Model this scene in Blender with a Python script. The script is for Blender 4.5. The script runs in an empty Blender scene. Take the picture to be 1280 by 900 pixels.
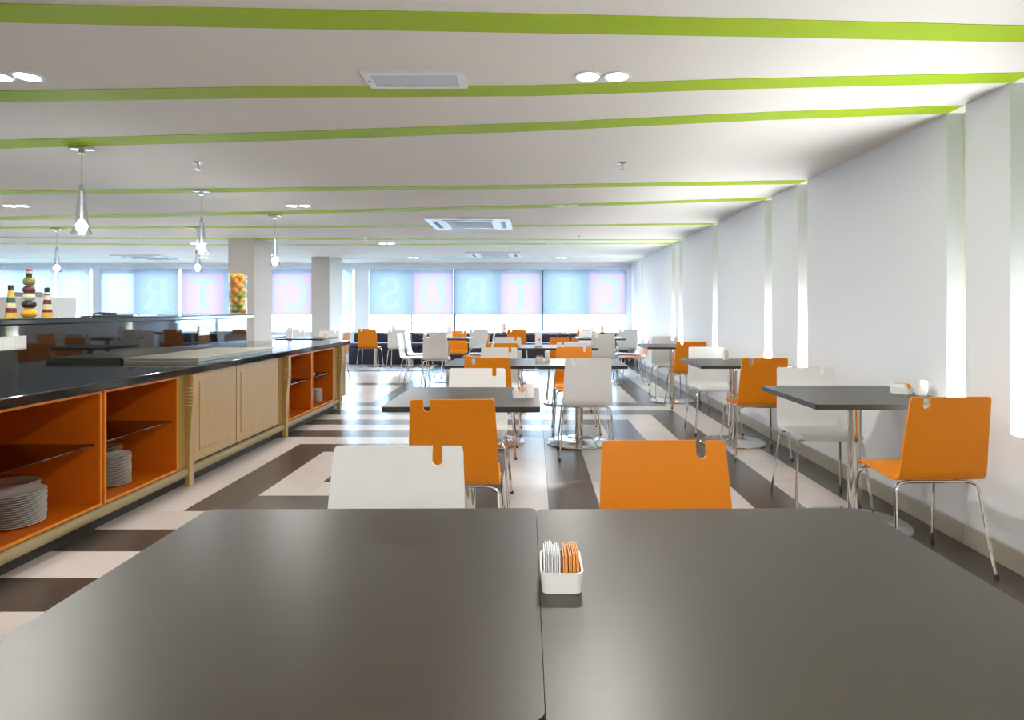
import bpy, bmesh, math, random
from mathutils import Vector, Matrix
random.seed(7)
C = bpy.context.scene.collection
PI = math.pi

# ------------------------------------------------------------ camera, world, exposure
cam_d = bpy.data.cameras.new('camera'); cam = bpy.data.objects.new('camera', cam_d); C.objects.link(cam)
cam.location = (0, 0, 1.24); cam.rotation_euler = (PI/2, 0, 0)
cam_d.sensor_width = 36; cam_d.lens = 22.08; cam_d.shift_x = -28/1280; cam_d.shift_y = -63/1280
cam_d.clip_start = .05; cam_d.clip_end = 200
bpy.context.scene.camera = cam
vs = bpy.context.scene.view_settings
vs.view_transform = 'Standard'; vs.look = 'None'; vs.gamma = 1; vs.use_curve_mapping = False
vs.exposure = 0.58
W = bpy.data.worlds.new('world'); bpy.context.scene.world = W; W.use_nodes = True
bg = W.node_tree.nodes['Background']
bg.inputs[0].default_value = (.56, .79, 1, 1); bg.inputs[1].default_value = 24
DOWN_W, SLOT_W, PEND_W = 10.5, 14.0, 3.0
WARM = (1, .97, .91); COOL = (.90, .96, 1)

YB = 14.8          # back wall
XR = 2.29          # right wall face
ZC = 2.33          # ceiling

# ------------------------------------------------------------ materials
def mat(name, col, rough=.5, metal=0, spec=.5, noise=None, emit=None, trans=0, var=0, coat=0, bump=None, ior=None):
    m = bpy.data.materials.new(name); m.use_nodes = True
    nt = m.node_tree; b = nt.nodes['Principled BSDF']
    b.inputs['Base Color'].default_value = (*col, 1); b.inputs['Roughness'].default_value = rough
    b.inputs['Metallic'].default_value = metal; b.inputs['Specular IOR Level'].default_value = spec
    b.inputs['Transmission Weight'].default_value = trans; b.inputs['Coat Weight'].default_value = coat
    if ior: b.inputs['IOR'].default_value = ior
    if emit:
        b.inputs['Emission Color'].default_value = (*emit[0], 1); b.inputs['Emission Strength'].default_value = emit[1]
    src = None
    tc = nt.nodes.new('ShaderNodeTexCoord'); mp = nt.nodes.new('ShaderNodeMapping')
    nt.links.new(tc.outputs['Object'], mp.inputs[0])
    if noise:            # (scale xyz, amount)
        sc, amt = noise
        mp.inputs['Scale'].default_value = sc
        n = nt.nodes.new('ShaderNodeTexNoise'); n.inputs['Scale'].default_value = 1; n.inputs['Detail'].default_value = 5
        nt.links.new(mp.outputs[0], n.inputs['Vector'])
        mx = nt.nodes.new('ShaderNodeMix'); mx.data_type = 'RGBA'
        mx.inputs[6].default_value = (*[c*(1-amt) for c in col], 1); mx.inputs[7].default_value = (*[min(1, c*(1+amt)) for c in col], 1)
        nt.links.new(n.outputs[0], mx.inputs[0]); src = mx.outputs[2]
        if bump:
            bp = nt.nodes.new('ShaderNodeBump'); bp.inputs['Strength'].default_value = bump; bp.inputs['Distance'].default_value = .002
            nt.links.new(n.outputs[0], bp.inputs['Height']); nt.links.new(bp.outputs[0], b.inputs['Normal'])
    if var:
        oi = nt.nodes.new('ShaderNodeObjectInfo'); mr = nt.nodes.new('ShaderNodeMapRange')
        mr.inputs[3].default_value = 1-var; mr.inputs[4].default_value = 1+var
        nt.links.new(oi.outputs['Random'], mr.inputs[0])
        hs = nt.nodes.new('ShaderNodeHueSaturation'); nt.links.new(mr.outputs[0], hs.inputs['Value'])
        if src: nt.links.new(src, hs.inputs['Color'])
        else: hs.inputs['Color'].default_value = (*col, 1)
        src = hs.outputs[0]
    if src: nt.links.new(src, b.inputs['Base Color'])
    return m
def emis(name, col, s):
    m = bpy.data.materials.new(name); m.use_nodes = True; nt = m.node_tree; nt.nodes.clear()
    e = nt.nodes.new('ShaderNodeEmission'); e.inputs[0].default_value = (*col, 1); e.inputs[1].default_value = s
    o = nt.nodes.new('ShaderNodeOutputMaterial'); nt.links.new(e.outputs[0], o.inputs[0]); return m
def thinglass(name, col, fac=.06, rough=0, fres=True):
    m = bpy.data.materials.new(name); m.use_nodes = True; nt = m.node_tree; nt.nodes.clear()
    t = nt.nodes.new('ShaderNodeBsdfTransparent'); t.inputs[0].default_value = (*col, 1)
    g = nt.nodes.new('ShaderNodeBsdfGlossy'); g.inputs['Roughness'].default_value = rough
    mx = nt.nodes.new('ShaderNodeMixShader'); o = nt.nodes.new('ShaderNodeOutputMaterial')
    if fres:
        lw = nt.nodes.new('ShaderNodeLayerWeight'); lw.inputs[0].default_value = .3
        ml = nt.nodes.new('ShaderNodeMath'); ml.operation = 'MULTIPLY_ADD'; ml.inputs[1].default_value = .6; ml.inputs[2].default_value = fac
        ml.use_clamp = True
        nt.links.new(lw.outputs['Facing'], ml.inputs[0]); nt.links.new(ml.outputs[0], mx.inputs[0])
    else: mx.inputs[0].default_value = fac
    nt.links.new(t.outputs[0], mx.inputs[1]); nt.links.new(g.outputs[0], mx.inputs[2]); nt.links.new(mx.outputs[0], o.inputs[0])
    return m
def cloth(name, col, dif=.35):
    m = bpy.data.materials.new(name); m.use_nodes = True; nt = m.node_tree; nt.nodes.clear()
    t = nt.nodes.new('ShaderNodeBsdfTranslucent'); t.inputs[0].default_value = (*col, 1)
    d = nt.nodes.new('ShaderNodeBsdfDiffuse'); d.inputs[0].default_value = (*col, 1)
    mx = nt.nodes.new('ShaderNodeMixShader'); mx.inputs[0].default_value = dif
    o = nt.nodes.new('ShaderNodeOutputMaterial')
    nt.links.new(t.outputs[0], mx.inputs[1]); nt.links.new(d.outputs[0], mx.inputs[2]); nt.links.new(mx.outputs[0], o.inputs[0]); return m

M = {}
M['white'] = mat('wall_paint', (.77, .785, .82), .75, spec=.2, noise=((2, 2, 2), .015))
M['ceil'] = mat('ceiling_paint', (.79, .755, .71), .8, spec=.2, noise=((1.5, 1.5, 1.5), .02))
M['back'] = mat('back_wall_paint', (.84, .87, .92), .7, spec=.2)
M['lime'] = mat('lime_paint', (.36, .52, .004), .6, spec=.25)
M['pale_lime'] = mat('pale_lime_paint', (.76, .80, .60), .6, spec=.2)
M['column'] = mat('column_paint', (.62, .60, .58), .7, spec=.2, noise=((3, 3, 3), .02))
M['tile_l'] = mat('light_floor_tile', (.56, .50, .47), .27, noise=((5, 5, 5), .06), var=.05)
M['tile_d'] = mat('dark_floor_tile', (.066, .051, .043), .27, noise=((5, 5, 5), .12), var=.10)
M['grout'] = mat('grout', (.16, .14, .13), .8)
M['skirt'] = mat('beige_skirting_tile', (.40, .36, .29), .3, noise=((6, 3, 25), .22), var=.05)
M['orange'] = mat('orange_laminate', (.70, .215, .001), .38, spec=.3)
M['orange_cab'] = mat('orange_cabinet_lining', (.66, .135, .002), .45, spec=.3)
M['orange_edge_lit'] = mat('orange_cabinet_edge_lit', (.85, .24, .006), .4)  # cabinet orange made brighter: light on the frame edges put into the colour
M['wshell'] = mat('white_laminate', (.74, .73, .72), .35, spec=.4)
M['chrome'] = mat('chrome', (.72, .70, .66), .10, metal=1)
M['steel'] = mat('brushed_steel', (.55, .55, .55), .16, metal=1, noise=((4, 4, 4), .06))
M['hot'] = mat('satin_steel', (.44, .41, .34), .4, metal=.5, noise=((3, 40, 3), .15))
M['rubber'] = mat('black_rubber', (.02, .02, .02), .6)
M['top'] = mat('dark_brown_laminate', (.044, .034, .026), .36, spec=.42, noise=((3, 60, 3), .16))
M['topedge'] = mat('black_table_edge', (.022, .017, .014), .45)
M['granite'] = mat('black_granite', (.012, .014, .016), .08, spec=.6, noise=((90, 90, 90), .4))
M['blackglass'] = mat('black_glass_panel', (.008, .009, .010), .03, spec=.7)
M['wood'] = mat('pale_wood', (.60, .40, .205), .42, noise=((14, 14, 1.2), .12))
M['wood_d'] = mat('golden_wood', (.42, .26, .075), .42, noise=((10, 10, 1), .16))
M['rail'] = mat('khaki_wood', (.36, .28, .14), .45, noise=((20, 1.5, 20), .18))
M['plinth'] = mat('dark_plinth', (.03, .022, .016), .5)
M['china'] = mat('white_china', (.80, .77, .72), .15)
M['ceramic'] = mat('white_ceramic', (.82, .81, .78), .2)
M['sachet_w'] = mat('white_paper_sachet', (.85, .87, .88), .5)
M['sachet_o'] = mat('orange_paper_sachet', (.85, .34, .05), .5)
M['navy'] = mat('navy_leatherette', (.016, .012, .030), .45)
M['navy_l'] = mat('navy_seat_leatherette', (.035, .03, .065), .35)
M['frame'] = mat('dark_window_frame', (.10, .14, .17), .4)
M['sill'] = mat('white_sill', (.82, .84, .86), .4)
M['plastic'] = mat('white_plastic', (.80, .80, .80), .35)
M['grey_pl'] = mat('grey_louvre', (.28, .29, .31), .5)
M['dark_pl'] = mat('dark_plastic', (.03, .03, .035), .5)
M['diffuser'] = mat('frosted_lamp_cover', (.55, .55, .58), .4)
M['glass'] = thinglass('window_glass', (.95, .98, 1), .03)
M['clear'] = thinglass('clear_lamp_glass', (.95, .96, .98), .03, .02)
M['vase'] = thinglass('clear_vase_glass', (.97, .98, .98), .04, .02)
M['shelfglass'] = thinglass('smoked_shelf_glass', (.42, .34, .30), .04, .03)
M['led'] = emis('lamp_emitter', (.9, .97, 1), 40)
M['bulb'] = emis('pendant_bulb', (.92, .98, 1), 45)
M['slotlamp'] = emis('slot_lamp_emitter', (.9, .97, 1), 18)
M['cab'] = mat('cabinet_carcass', (.20, .15, .09), .5)
M['card'] = mat('tent_card', (.85, .78, .80), .5)
M['red'] = mat('red_print', (.55, .05, .06), .5)
M['ground'] = mat('outside_paving', (.55, .58, .6), .8)
for n, c in dict(y=(.75, .45, .05), m=(.16, .02, .02), c=(.72, .62, .38), g=(.03, .12, .06), k=(.02, .015, .015),
                 o=(.85, .42, .02), w=(.70, .68, .52), b=(.015, .02, .04), l=(.22, .24, .05), p=(.12, .015, .03), r=(.45, .03, .06)).items():
    M['f_'+n] = mat('filling_'+dict(y='yellow', m='maroon', c='cream', g='green', k='black', o='golden', w='ivory', b='navy', l='olive', p='plum', r='red')[n], c, .25, noise=((80, 80, 80), .35), coat=.6)

# ------------------------------------------------------------ mesh helpers
class MB:
    def __init__(s): s.bm = bmesh.new(); s.mats = []
    def mi(s, m):
        if m not in s.mats: s.mats.append(m)
        return s.mats.index(m)
    def box(s, x0, x1, y0, y1, z0, z1, m=None, bev=0):
        t = bmesh.new() if bev else s.bm
        v = [t.verts.new((x, y, z)) for x in (x0, x1) for y in (y0, y1) for z in (z0, z1)]
        fs = [(0, 1, 3, 2), (4, 6, 7, 5), (0, 4, 5, 1), (2, 3, 7, 6), (0, 2, 6, 4), (1, 5, 7, 3)]
        k = s.mi(m) if m else 0
        ff = [t.faces.new([v[i] for i in f]) for f in fs]
        for f in ff: f.material_index = k
        if bev:
            bmesh.ops.bevel(t, geom=t.edges[:], offset=bev, segments=2, affect='EDGES', profile=.5)
            s.merge(t, k)
        return s
    def merge(s, t, k=0):
        mp = {}
        for v in t.verts: mp[v] = s.bm.verts.new(v.co)
        for f in t.faces:
            nf = s.bm.faces.new([mp[v] for v in f.verts]); nf.material_index = k; nf.smooth = f.smooth
        t.free()
    def tube(s, pts, r, seg=10, m=None, cap=True):
        k = s.mi(m) if m else 0
        pts = [Vector(p) for p in pts]; rings = []
        up = None
        for i, p in enumerate(pts):
            d = (pts[min(i+1, len(pts)-1)] - pts[max(i-1, 0)]).normalized()
            if up is None:
                a = Vector((0, 0, 1)) if abs(d.z) < .9 else Vector((1, 0, 0)); up = (a - d*a.dot(d)).normalized()
            else: up = (up - d*up.dot(d)).normalized()
            q = d.cross(up); rr = r[i] if isinstance(r, (list, tuple)) else r
            rings.append([s.bm.verts.new(p + (up*math.cos(t*2*PI/seg) + q*math.sin(t*2*PI/seg))*rr) for t in range(seg)])
        for a, b in zip(rings, rings[1:]):
            for t in range(seg):
                f = s.bm.faces.new((a[t], a[(t+1) % seg], b[(t+1) % seg], b[t])); f.smooth = True; f.material_index = k
        if cap:
            for g, rv in ((rings[0], True), (rings[-1], False)):
                f = s.bm.faces.new(list(reversed(g)) if rv else g); f.material_index = k
        return s
    def lathe(s, prof, seg=24, m=None, cx=0, cy=0, closed=False):
        k = s.mi(m) if m else 0; rings = []
        for r, z in prof:
            if r < 1e-6: rings.append([s.bm.verts.new((cx, cy, z))])
            else: rings.append([s.bm.verts.new((cx+r*math.cos(t*2*PI/seg), cy+r*math.sin(t*2*PI/seg), z)) for t in range(seg)])
        pr = list(zip(rings, rings[1:]))
        if closed: pr.append((rings[-1], rings[0]))
        for a, b in pr:
            for t in range(seg):
                u = (t+1) % seg
                if len(a) == 1 and len(b) == 1: continue
                if len(a) == 1: vs_ = (a[0], b[u], b[t])
                elif len(b) == 1: vs_ = (a[t], a[u], b[0])
                else: vs_ = (a[t], a[u], b[u], b[t])
                f = s.bm.faces.new(vs_); f.smooth = True; f.material_index = k
        return s
    def prism(s, poly, axis, a0, a1, m=None):
        """poly: 2D points; axis 'x','y','z' extruded a0..a1"""
        k = s.mi(m) if m else 0
        def P(p, a):
            return {'x': (a, p[0], p[1]), 'y': (p[0], a, p[1]), 'z': (p[0], p[1], a)}[axis]
        A = [s.bm.verts.new(P(p, a0)) for p in poly]; B = [s.bm.verts.new(P(p, a1)) for p in poly]
        n = len(poly)
        fs = [s.bm.faces.new(A), s.bm.faces.new(list(reversed(B)))]
        for i in range(n): fs.append(s.bm.faces.new((A[i], B[i], B[(i+1) % n], A[(i+1) % n])))
        for f in fs: f.material_index = k
        return s
    def mesh(s, name, m=None, ang=40):
        bmesh.ops.recalc_face_normals(s.bm, faces=s.bm.faces[:])
        me = bpy.data.meshes.new(name); s.bm.to_mesh(me); s.bm.free()
        for mm in (s.mats or [m]): me.materials.append(mm)
        if any(p.use_smooth for p in me.polygons): me.set_sharp_from_angle(angle=math.radians(ang))
        return me
    def build(s, name, m=None, parent=None, loc=(0, 0, 0), ang=40):
        return link(name, s.mesh(name, m, ang), parent, loc)
def link(name, me, parent=None, loc=(0, 0, 0), rz=0):
    o = bpy.data.objects.new(name, me); C.objects.link(o); o.location = loc; o.rotation_euler[2] = rz
    if parent: o.parent = parent
    return o
def thing(name, label, cat, loc=(0, 0, 0), rz=0, group=None):
    o = bpy.data.objects.new(name, None); C.objects.link(o); o.empty_display_size = .05
    o.location = loc; o.rotation_euler[2] = rz
    return tag(o, label, cat, group)
def tag(o, label, cat, group=None):
    o['label'] = label; o['category'] = cat
    if group: o['group'] = group
    return o
def struct(o): o['kind'] = 'structure'; return o
def kids(o): return [c for c in ALLKIDS.get(o.name, [])]
def copy_tree(src, parent=None):
    c = src.copy(); C.objects.link(c)
    if parent: c.parent = parent
    for ch in [x for x in src.children]: copy_tree(ch, c)
    return c
def place(proto, used, loc, rz, label, group=None):
    if not used: used.append(1); o = proto
    else: o = copy_tree(proto)
    o.location = loc; o.rotation_euler[2] = rz; o['label'] = label
    if group: o['group'] = group
    return o
def rrect(w, d, r, n=5):
    pts = []
    for cx, cy, a in ((w/2-r, d/2-r, 0), (-w/2+r, d/2-r, PI/2), (-w/2+r, -d/2+r, PI), (w/2-r, -d/2+r, 1.5*PI)):
        for i in range(n+1): pts.append((cx+r*math.cos(a+i*PI/2/n), cy+r*math.sin(a+i*PI/2/n)))
    return pts

# ------------------------------------------------------------ floor and its tiles
P = .322; X0 = .09; Y0 = 2.58
def dark(i, j):
    if i >= 6: return True
    if i == 5: return False
    if j < 17:
        if i >= 0: return max(i, j-11) % 2 == 0
        if j >= 11: return (j-11) % 2 == 0
        if j == 10 or i == -1: return False
        if 4 <= j <= 9:
            if -7 <= i <= -2: return min(i+7, -2-i, j-4, 9-j) % 2 == 0
            return False
        if j <= 3 and i <= -2: return j % 2 == 0
        return False
    if j == 17: return i <= 4
    k = (j-18) % 7
    if k == 6: return True
    if i >= 0: return i % 2 == 0
    if -7 <= i <= -2: return min(i+7, -2-i, k, 5-k) % 2 == 0
    return False
floor = struct(MB().box(-13, 2.5, -3.2, YB+.2, -.12, -.003).build('floor', M['grout']))
tm = {}
def tile_mesh(ni, nj, dk):
    if (ni, nj, dk) not in tm:
        g = .0016
        tm[(ni, nj, dk)] = MB().box(g, ni*P-g, g, nj*P-g, -.010, 0, bev=.0008).mesh('tile', M['tile_d' if dk else 'tile_l'])
    return tm[(ni, nj, dk)]
used = set(); rest = []
I0, I1, J0, J1 = -8, 6, -2, 24
for j in range(-18, 38):
    for i in range(-41, 7):
        if (i, j) in used: continue
        d = dark(i, j); used.add((i, j))
        strip = dark(i+1, j) != d or dark(i-1, j) != d
        ni = nj = 1
        inn = I0 <= i <= I1 and J0 <= j <= J1
        def ok(a, b): return (a, b) not in used and dark(a, b) == d and (I0 <= a <= I1 and J0 <= b <= J1) == inn and a < 7
        if strip and ok(i, j+1): nj = 2; used.add((i, j+1))
        elif not strip and ok(i+1, j) and not (dark(i+2, j) != d and False): ni = 2; used.add((i+1, j))
        if i == 6: ni = .84
        if inn: link('tile', tile_mesh(ni, nj, d), floor, (X0+i*P, Y0+j*P, 0))
        else: rest.append((i, j, ni, nj, d))
fb = MB(); kl = fb.mi(M['tile_l']); kd = fb.mi(M['tile_d'])
for i, j, ni, nj, d in rest:
    x, y = X0+i*P, Y0+j*P; g = .0016
    if y > YB or y < -3.2: continue
    v = [fb.bm.verts.new((a, b, 0)) for a, b in ((x+g, y+g), (x+ni*P-g, y+g), (x+ni*P-g, min(YB, y+nj*P-g)), (x+g, min(YB, y+nj*P-g)))]
    f = fb.bm.faces.new(v); f.material_index = kd if d else kl
o = fb.build('tile_field', None, floor); o['kind'] = 'stuff'

# ------------------------------------------------------------ ceiling and lime stripes
struct(MB().box(-13, 2.62, -3.2, YB+.2, ZC, ZC+.12).build('ceiling', M['ceil']))
stripes = [  # control points (X, Ynear, Yfar)
 [(-13, 1.35, 1.49), (-6, 2.02, 2.16), (-2, 2.23, 2.38), (-1, 2.27, 2.43), (0, 2.31, 2.47), (1, 2.36, 2.51), (XR, 2.43, 2.57)],
 [(-13, 3.5, 3.64), (-6, 3.24, 3.39), (-2.5, 3.12, 3.28), (-1.2, 3.06, 3.22), (0, 3.05, 3.20), (1, 2.96, 3.10), (XR, 2.88, 3.01)],
 [(-13, 5.6, 5.8), (-6, 4.40, 4.62), (-3.4, 4.03, 4.22), (-1.5, 3.84, 4.03), (0, 3.66, 3.83), (1.3, 3.46, 3.61), (XR, 3.35, 3.48)],
 [(-13, 6.1, 6.3), (-4.6, 5.74, 5.93), (-.2, 5.50, 5.66), (XR, 5.28, 5.43)],
 [(-13, 8.1, 8.35), (-6.3, 7.38, 7.62), (-3, 6.96, 7.18), (-.2, 6.58, 6.77), (XR, 6.10, 6.24)],
 [(-13, 8.45, 8.65), (-7, 8.26, 8.45), (-.3, 8.11, 8.29), (XR, 7.90, 8.04)],
 [(-13, 9.1, 9.3), (-4.3, 9.6, 9.78), (XR, 9.72, 9.88)],
 [(-13, 10.1, 10.3), (-4.3, 10.5, 10.68), (XR, 10.24, 10.42)],
 [(-13, 13.2, 13.4), (XR, 13.24, 13.40)]]
for n, st in enumerate(stripes):
    b = MB()
    top = []; 
    for x, y0, y1 in st:
        top.append([b.bm.verts.new((x, y, z)) for y, z in ((y0, ZC+.01), (y0, ZC-.003), (y1, ZC-.003), (y1, ZC+.01))])
    for p, q in zip(top, top[1:]):
        for k in range(4): b.bm.faces.new((p[k], p[(k+1) % 4], q[(k+1) % 4], q[k]))
    b.bm.faces.new(top[0]); b.bm.faces.new(top[-1])
    struct(b.build('trim_%d' % (n+1), M['lime']))

# ------------------------------------------------------------ right wall: panels, slots with uplights
slots = [(-1.90, -1.75), (-.15, 0.0), (1.30, 1.45), (2.87, 3.02), (3.335, 3.485), (5.27, 5.46), (6.06, 6.25), (7.86, 8.06), (9.70, 9.92), (10.22, 10.46), (13.22, 13.42)]  # first three slots are out of view, added for their light
ZS = .64; D = .09
wr = struct(MB().box(XR+D, XR+D+.15, -3.2, YB+.2, -.1, ZC+.02).build('wall_right', M['pale_lime']))
MB().box(XR, XR+D+.001, -3.2, YB+.2, -.1, ZS).build('wall_base', M['white'], wr)
y = -3.2
for a, b_ in slots + [(YB+.2, None)]:
    MB().box(XR, XR+D+.001, y, a, ZS, ZC+.01).build('wall_panel', M['white'], wr)
    if b_ is None: break
    MB().box(XR+.012, XR+D-.012, a+.02, b_-.02, ZS, ZS+.018).build('uplight', M['slotlamp'], wr)
    MB().box(XR+D-.003, XR+D+.001, a, a+.028, ZS+.02, ZC).build('lime_strip', M['lime'], wr)
    ld = bpy.data.lights.new('slot_uplight', 'AREA'); ld.shape = 'RECTANGLE'; ld.size = .05; ld.size_y = b_-a-.05
    ld.energy = SLOT_W; ld.color = (.92, .97, 1)
    lo = bpy.data.objects.new('slot_uplight', ld); C.objects.link(lo); lo.location = (XR+D/2, (a+b_)/2, ZS+.022)
    lo.rotation_euler = (PI, 0, 0); lo.parent = wr; lo.visible_camera = True
    y = b_
bb = struct(MB().box(XR-.014, XR, -3.2, YB, .0, .100).build('baseboard_right', M['grout']))
y = .1; bl = .644
bm_t = MB().box(0, .012, .0015, bl-.0015, .0, .107, bev=.002).mesh('tile', M['skirt'])
while y < YB-bl: link('tile', bm_t, bb, (XR-.024, y, .0005)); y += bl

# ------------------------------------------------------------ other walls
ZW0, ZW1 = .70, 2.22
wb = MB()
wb.box(-13, 2.5, YB, YB+.2, -.1, ZW0); wb.box(-13, 2.5, YB, YB+.2, ZW1, ZC+.02)
for a, c in ((-13, -12.95), (-10.42, -10.22), (-4.24, -3.90), (2.16, 2.5)): wb.box(a, c, YB, YB+.2, ZW0, ZW1)
struct(wb.build('wall_back', M['back']))
struct(MB().box(-13.2, -13, -3.2, YB+.2, -.1, ZC+.1).build('wall_left', M['back']))
struct(MB().box(-13.2, 2.6, -3.4, -3.2, -.1, ZC+.1).build('wall_front', M['white']))
struct(MB().box(-60, 50, YB+.25, YB+80, -.6, -.5).build('ground_outside', M['ground']))
def window(n, xa, xb, mull, wide):
    w = thing('window_%d' % n, '', ''); del w['label']; del w['category']; struct(w)
    MB().box(xa, xb, YB+.03, YB+.15, ZW0-.002, ZW0+.03).box(xa, xb, YB+.03, YB+.15, ZW1-.04, ZW1).build('window_frame', M['sill'], w)
    MB().box(xa-.0, xb+.0, YB-.06, YB+.1, ZW0-.01, ZW0+.02).build('window_sill', M['sill'], w)
    e = [xa]+mull+[xb]
    for x in mull:
        h = .05 if x in wide else .035
        MB().box(x-h/2, x+h/2, YB+.04, YB+.12, ZW0+.03, ZW1-.04).build('mullion', M['frame'], w)
    for a, c in zip(e, e[1:]):
        MB().box(a+.02, c-.02, YB+.075, YB+.081, ZW0+.03, ZW1-.04).build('pane', M['glass'], w)
window(1, -3.90, 2.16, [-2.91, -1.885, -.85, .19, 1.225], (-1.885, .19))
window(2, -10.22, -4.24, [-9.37, -8.32, -7.30, -6.26, -5.2], (-8.32, -6.26))
window(3, -12.95, -10.42, [-12.1, -11.25], ())  # added, with its plain blinds, to brighten the far left wall
for xa, xb in ((-3.9, 2.16), (-10.22, -4.24), (-12.95, -10.42)):
    ld = bpy.data.lights.new('daylight_portal', 'AREA'); ld.shape = 'RECTANGLE'; ld.size = xb-xa; ld.size_y = ZW1-ZW0
    ld.cycles.is_portal = True
    lo = bpy.data.objects.new('daylight_portal', ld); C.objects.link(lo); lo.location = ((xa+xb)/2, YB+.22, (ZW0+ZW1)/2); lo.rotation_euler = (-PI/2, 0, 0)

# --- roller blinds printed with mirrored letters
BL = {'teal': cloth('teal_blind_cloth', (.094, .096, .090)), 'pink': cloth('pink_blind_cloth', (.148, .090, .100)),
      'edge': cloth('blind_cloth', (.094, .091, .101)), 'lett': cloth('blind_letter_print', (.108, .106, .104)), 'plain': cloth('plain_blind_cloth', (.15, .145, .14))}
def letter(ch, u, v):      # u,v in -1..1, normal reading
    au = abs(u)
    if ch == 'I': return (au < .22 and abs(v) < .8) or (au < .42 and .68 < abs(v) < .8)
    if ch == 'T': return (au < .18 and -.8 < v < .8) or (au < .62 and .64 < v < .8) or (.5 < au < .62 and .42 < v < .8) or (au < .34 and -.8 < v < -.68)
    if ch == 'U': return (v > -.2 and (-.62 < u < -.26 or .34 < u < .56) and v < .8) or (.68 < v < .8 and .12 < au < .76) or (v <= -.2 and .45 < math.hypot(u/1.05, (v+.2)) < .62 + (.1 if u < 0 else 0))
    if ch == 'C': return (.50 + .12*(u > 0) < math.hypot(u*1.0, v*.85) < .76 and not (u > .25 and abs(v) < .38)) or (.5 < u < .62 and .3 < v < .8)
    if ch == 'S':
        a = math.hypot(u, (v-.38)*1.05); b = math.hypot(u, (v+.38)*1.05)
        return (.28 < a < .50 and (v > .38 or u < 0) and v > -.05) or (.28 < b < .50 and (v < -.38 or u > 0) and v < .05) or (.36 < u < .47 and .38 < v < .8) or (-.5 < u < -.38 and -.8 < v < -.38)
    if ch == 'R':
        a = math.hypot((u-.05), (v-.38)*1.1)
        return (-.5 < u < -.15 and abs(v) < .8) or (.26 < a < .5 and u > .0) or (-.5 < u < .1 and (.68 < v < .8 or -.08 < v < .03)) or (v < 0 and abs(u-(.1-v*.55)) < .16 and v > -.8) or (-.62 < u < 0 and v < -.7 and v > -.8)
    return False
def blind(xa, xb, panels, label, zb=1.125):
    t = thing('roller_blind', label, 'blind', (xa, YB-.05, ZW1), 0, 'roller blinds on the far windows')
    cs = .02; nx = round((xb-xa)/cs); cs = (xb-xa)/nx; nz = round((ZW1-.03-zb)/.02); cz = (ZW1-.03-zb)/nz
    b = MB(); ks = {k: b.mi(m) for k, m in BL.items()}
    V = [[b.bm.verts.new((i*cs, 0, zb-ZW1+j*cz)) for j in range(nz+1)] for i in range(nx+1)]
    for i in range(nx):
        for j in range(nz):
            x = xa+(i+.5)*cs; z = zb+(j+.5)*cz; k = 'edge' if panels else 'plain'
            for pa, pb, col, ch in panels:
                if pa < x < pb and zb+.05 < z < ZW1-.14:
                    k = col; u = -((x-(pa+pb)/2)/((pb-pa)/2)); v = (z-(zb+ZW1-.09)/2)/((ZW1-zb-.19)/2)
                    if letter(ch, u*1.05, v*1.0): k = 'lett'
            f = b.bm.faces.new((V[i][j], V[i+1][j], V[i+1][j+1], V[i][j+1])); f.material_index = ks[k]
    b.build('fabric', None, t)
    MB().tube([(0, .02, -.015), (xb-xa, .02, -.015)], .022, 10).build('roller_tube', M['sill'], t)
    MB().box(0, xb-xa, -.008, .008, zb-ZW1-.018, zb-ZW1).build('bottom_rail', M['grey_pl'], t)
blind(1.225-1.02, 2.16, [(.24, 1.19, 'teal', 'I'), (1.29, 2.12, 'pink', 'C')], 'roller blind with teal I and pink mirrored C beside the right wall')
blind(-1.87, .175, [(-1.84, -.88, 'teal', 'R'), (-.78, .14, 'pink', 'T')], 'roller blind with teal R and pink T, middle of right window row')
blind(-3.88, -1.90, [(-3.86, -2.93, 'teal', 'S'), (-2.83, -1.93, 'pink', 'U')], 'roller blind with mirrored teal S and pink U panels')
blind(-4.62, -4.26, [], 'narrow plain pale roller blind beside the white pier')
blind(-6.24, -4.70, [(-6.14, -5.22, 'pink', 'C')], 'roller blind with single pink C panel between the two columns')
blind(-8.30, -6.28, [(-8.26, -7.30, 'pink', 'T'), (-7.2, -6.32, 'teal', 'I')], 'roller blind with pink panel left of the wide column')
blind(-10.2, -8.34, [(-10.15, -9.42, 'plain', ' '), (-9.34, -8.37, 'teal', 'R')], 'roller blind with teal panel, leftmost printed blind')

blind(-12.93, -11.27, [], 'added wide plain pale roller blind at the far left end')
blind(-11.23, -10.44, [], 'added plain pale roller blind right of the far left one')

# ------------------------------------------------------------ columns
for n, (xa, xb, ya, yb) in enumerate(((-4.69, -4.29, 9.62, 10.27), (-4.60, -4.23, 12.96, 13.8))):
    o = MB().box(xa, xb, ya, yb, 0, ZC-.004).build('column', M['column'])
    tag(o, ['wide pale grey column behind the fruit vase', 'narrower pale grey column nearer the far windows'][n], 'column', 'square columns')

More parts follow.
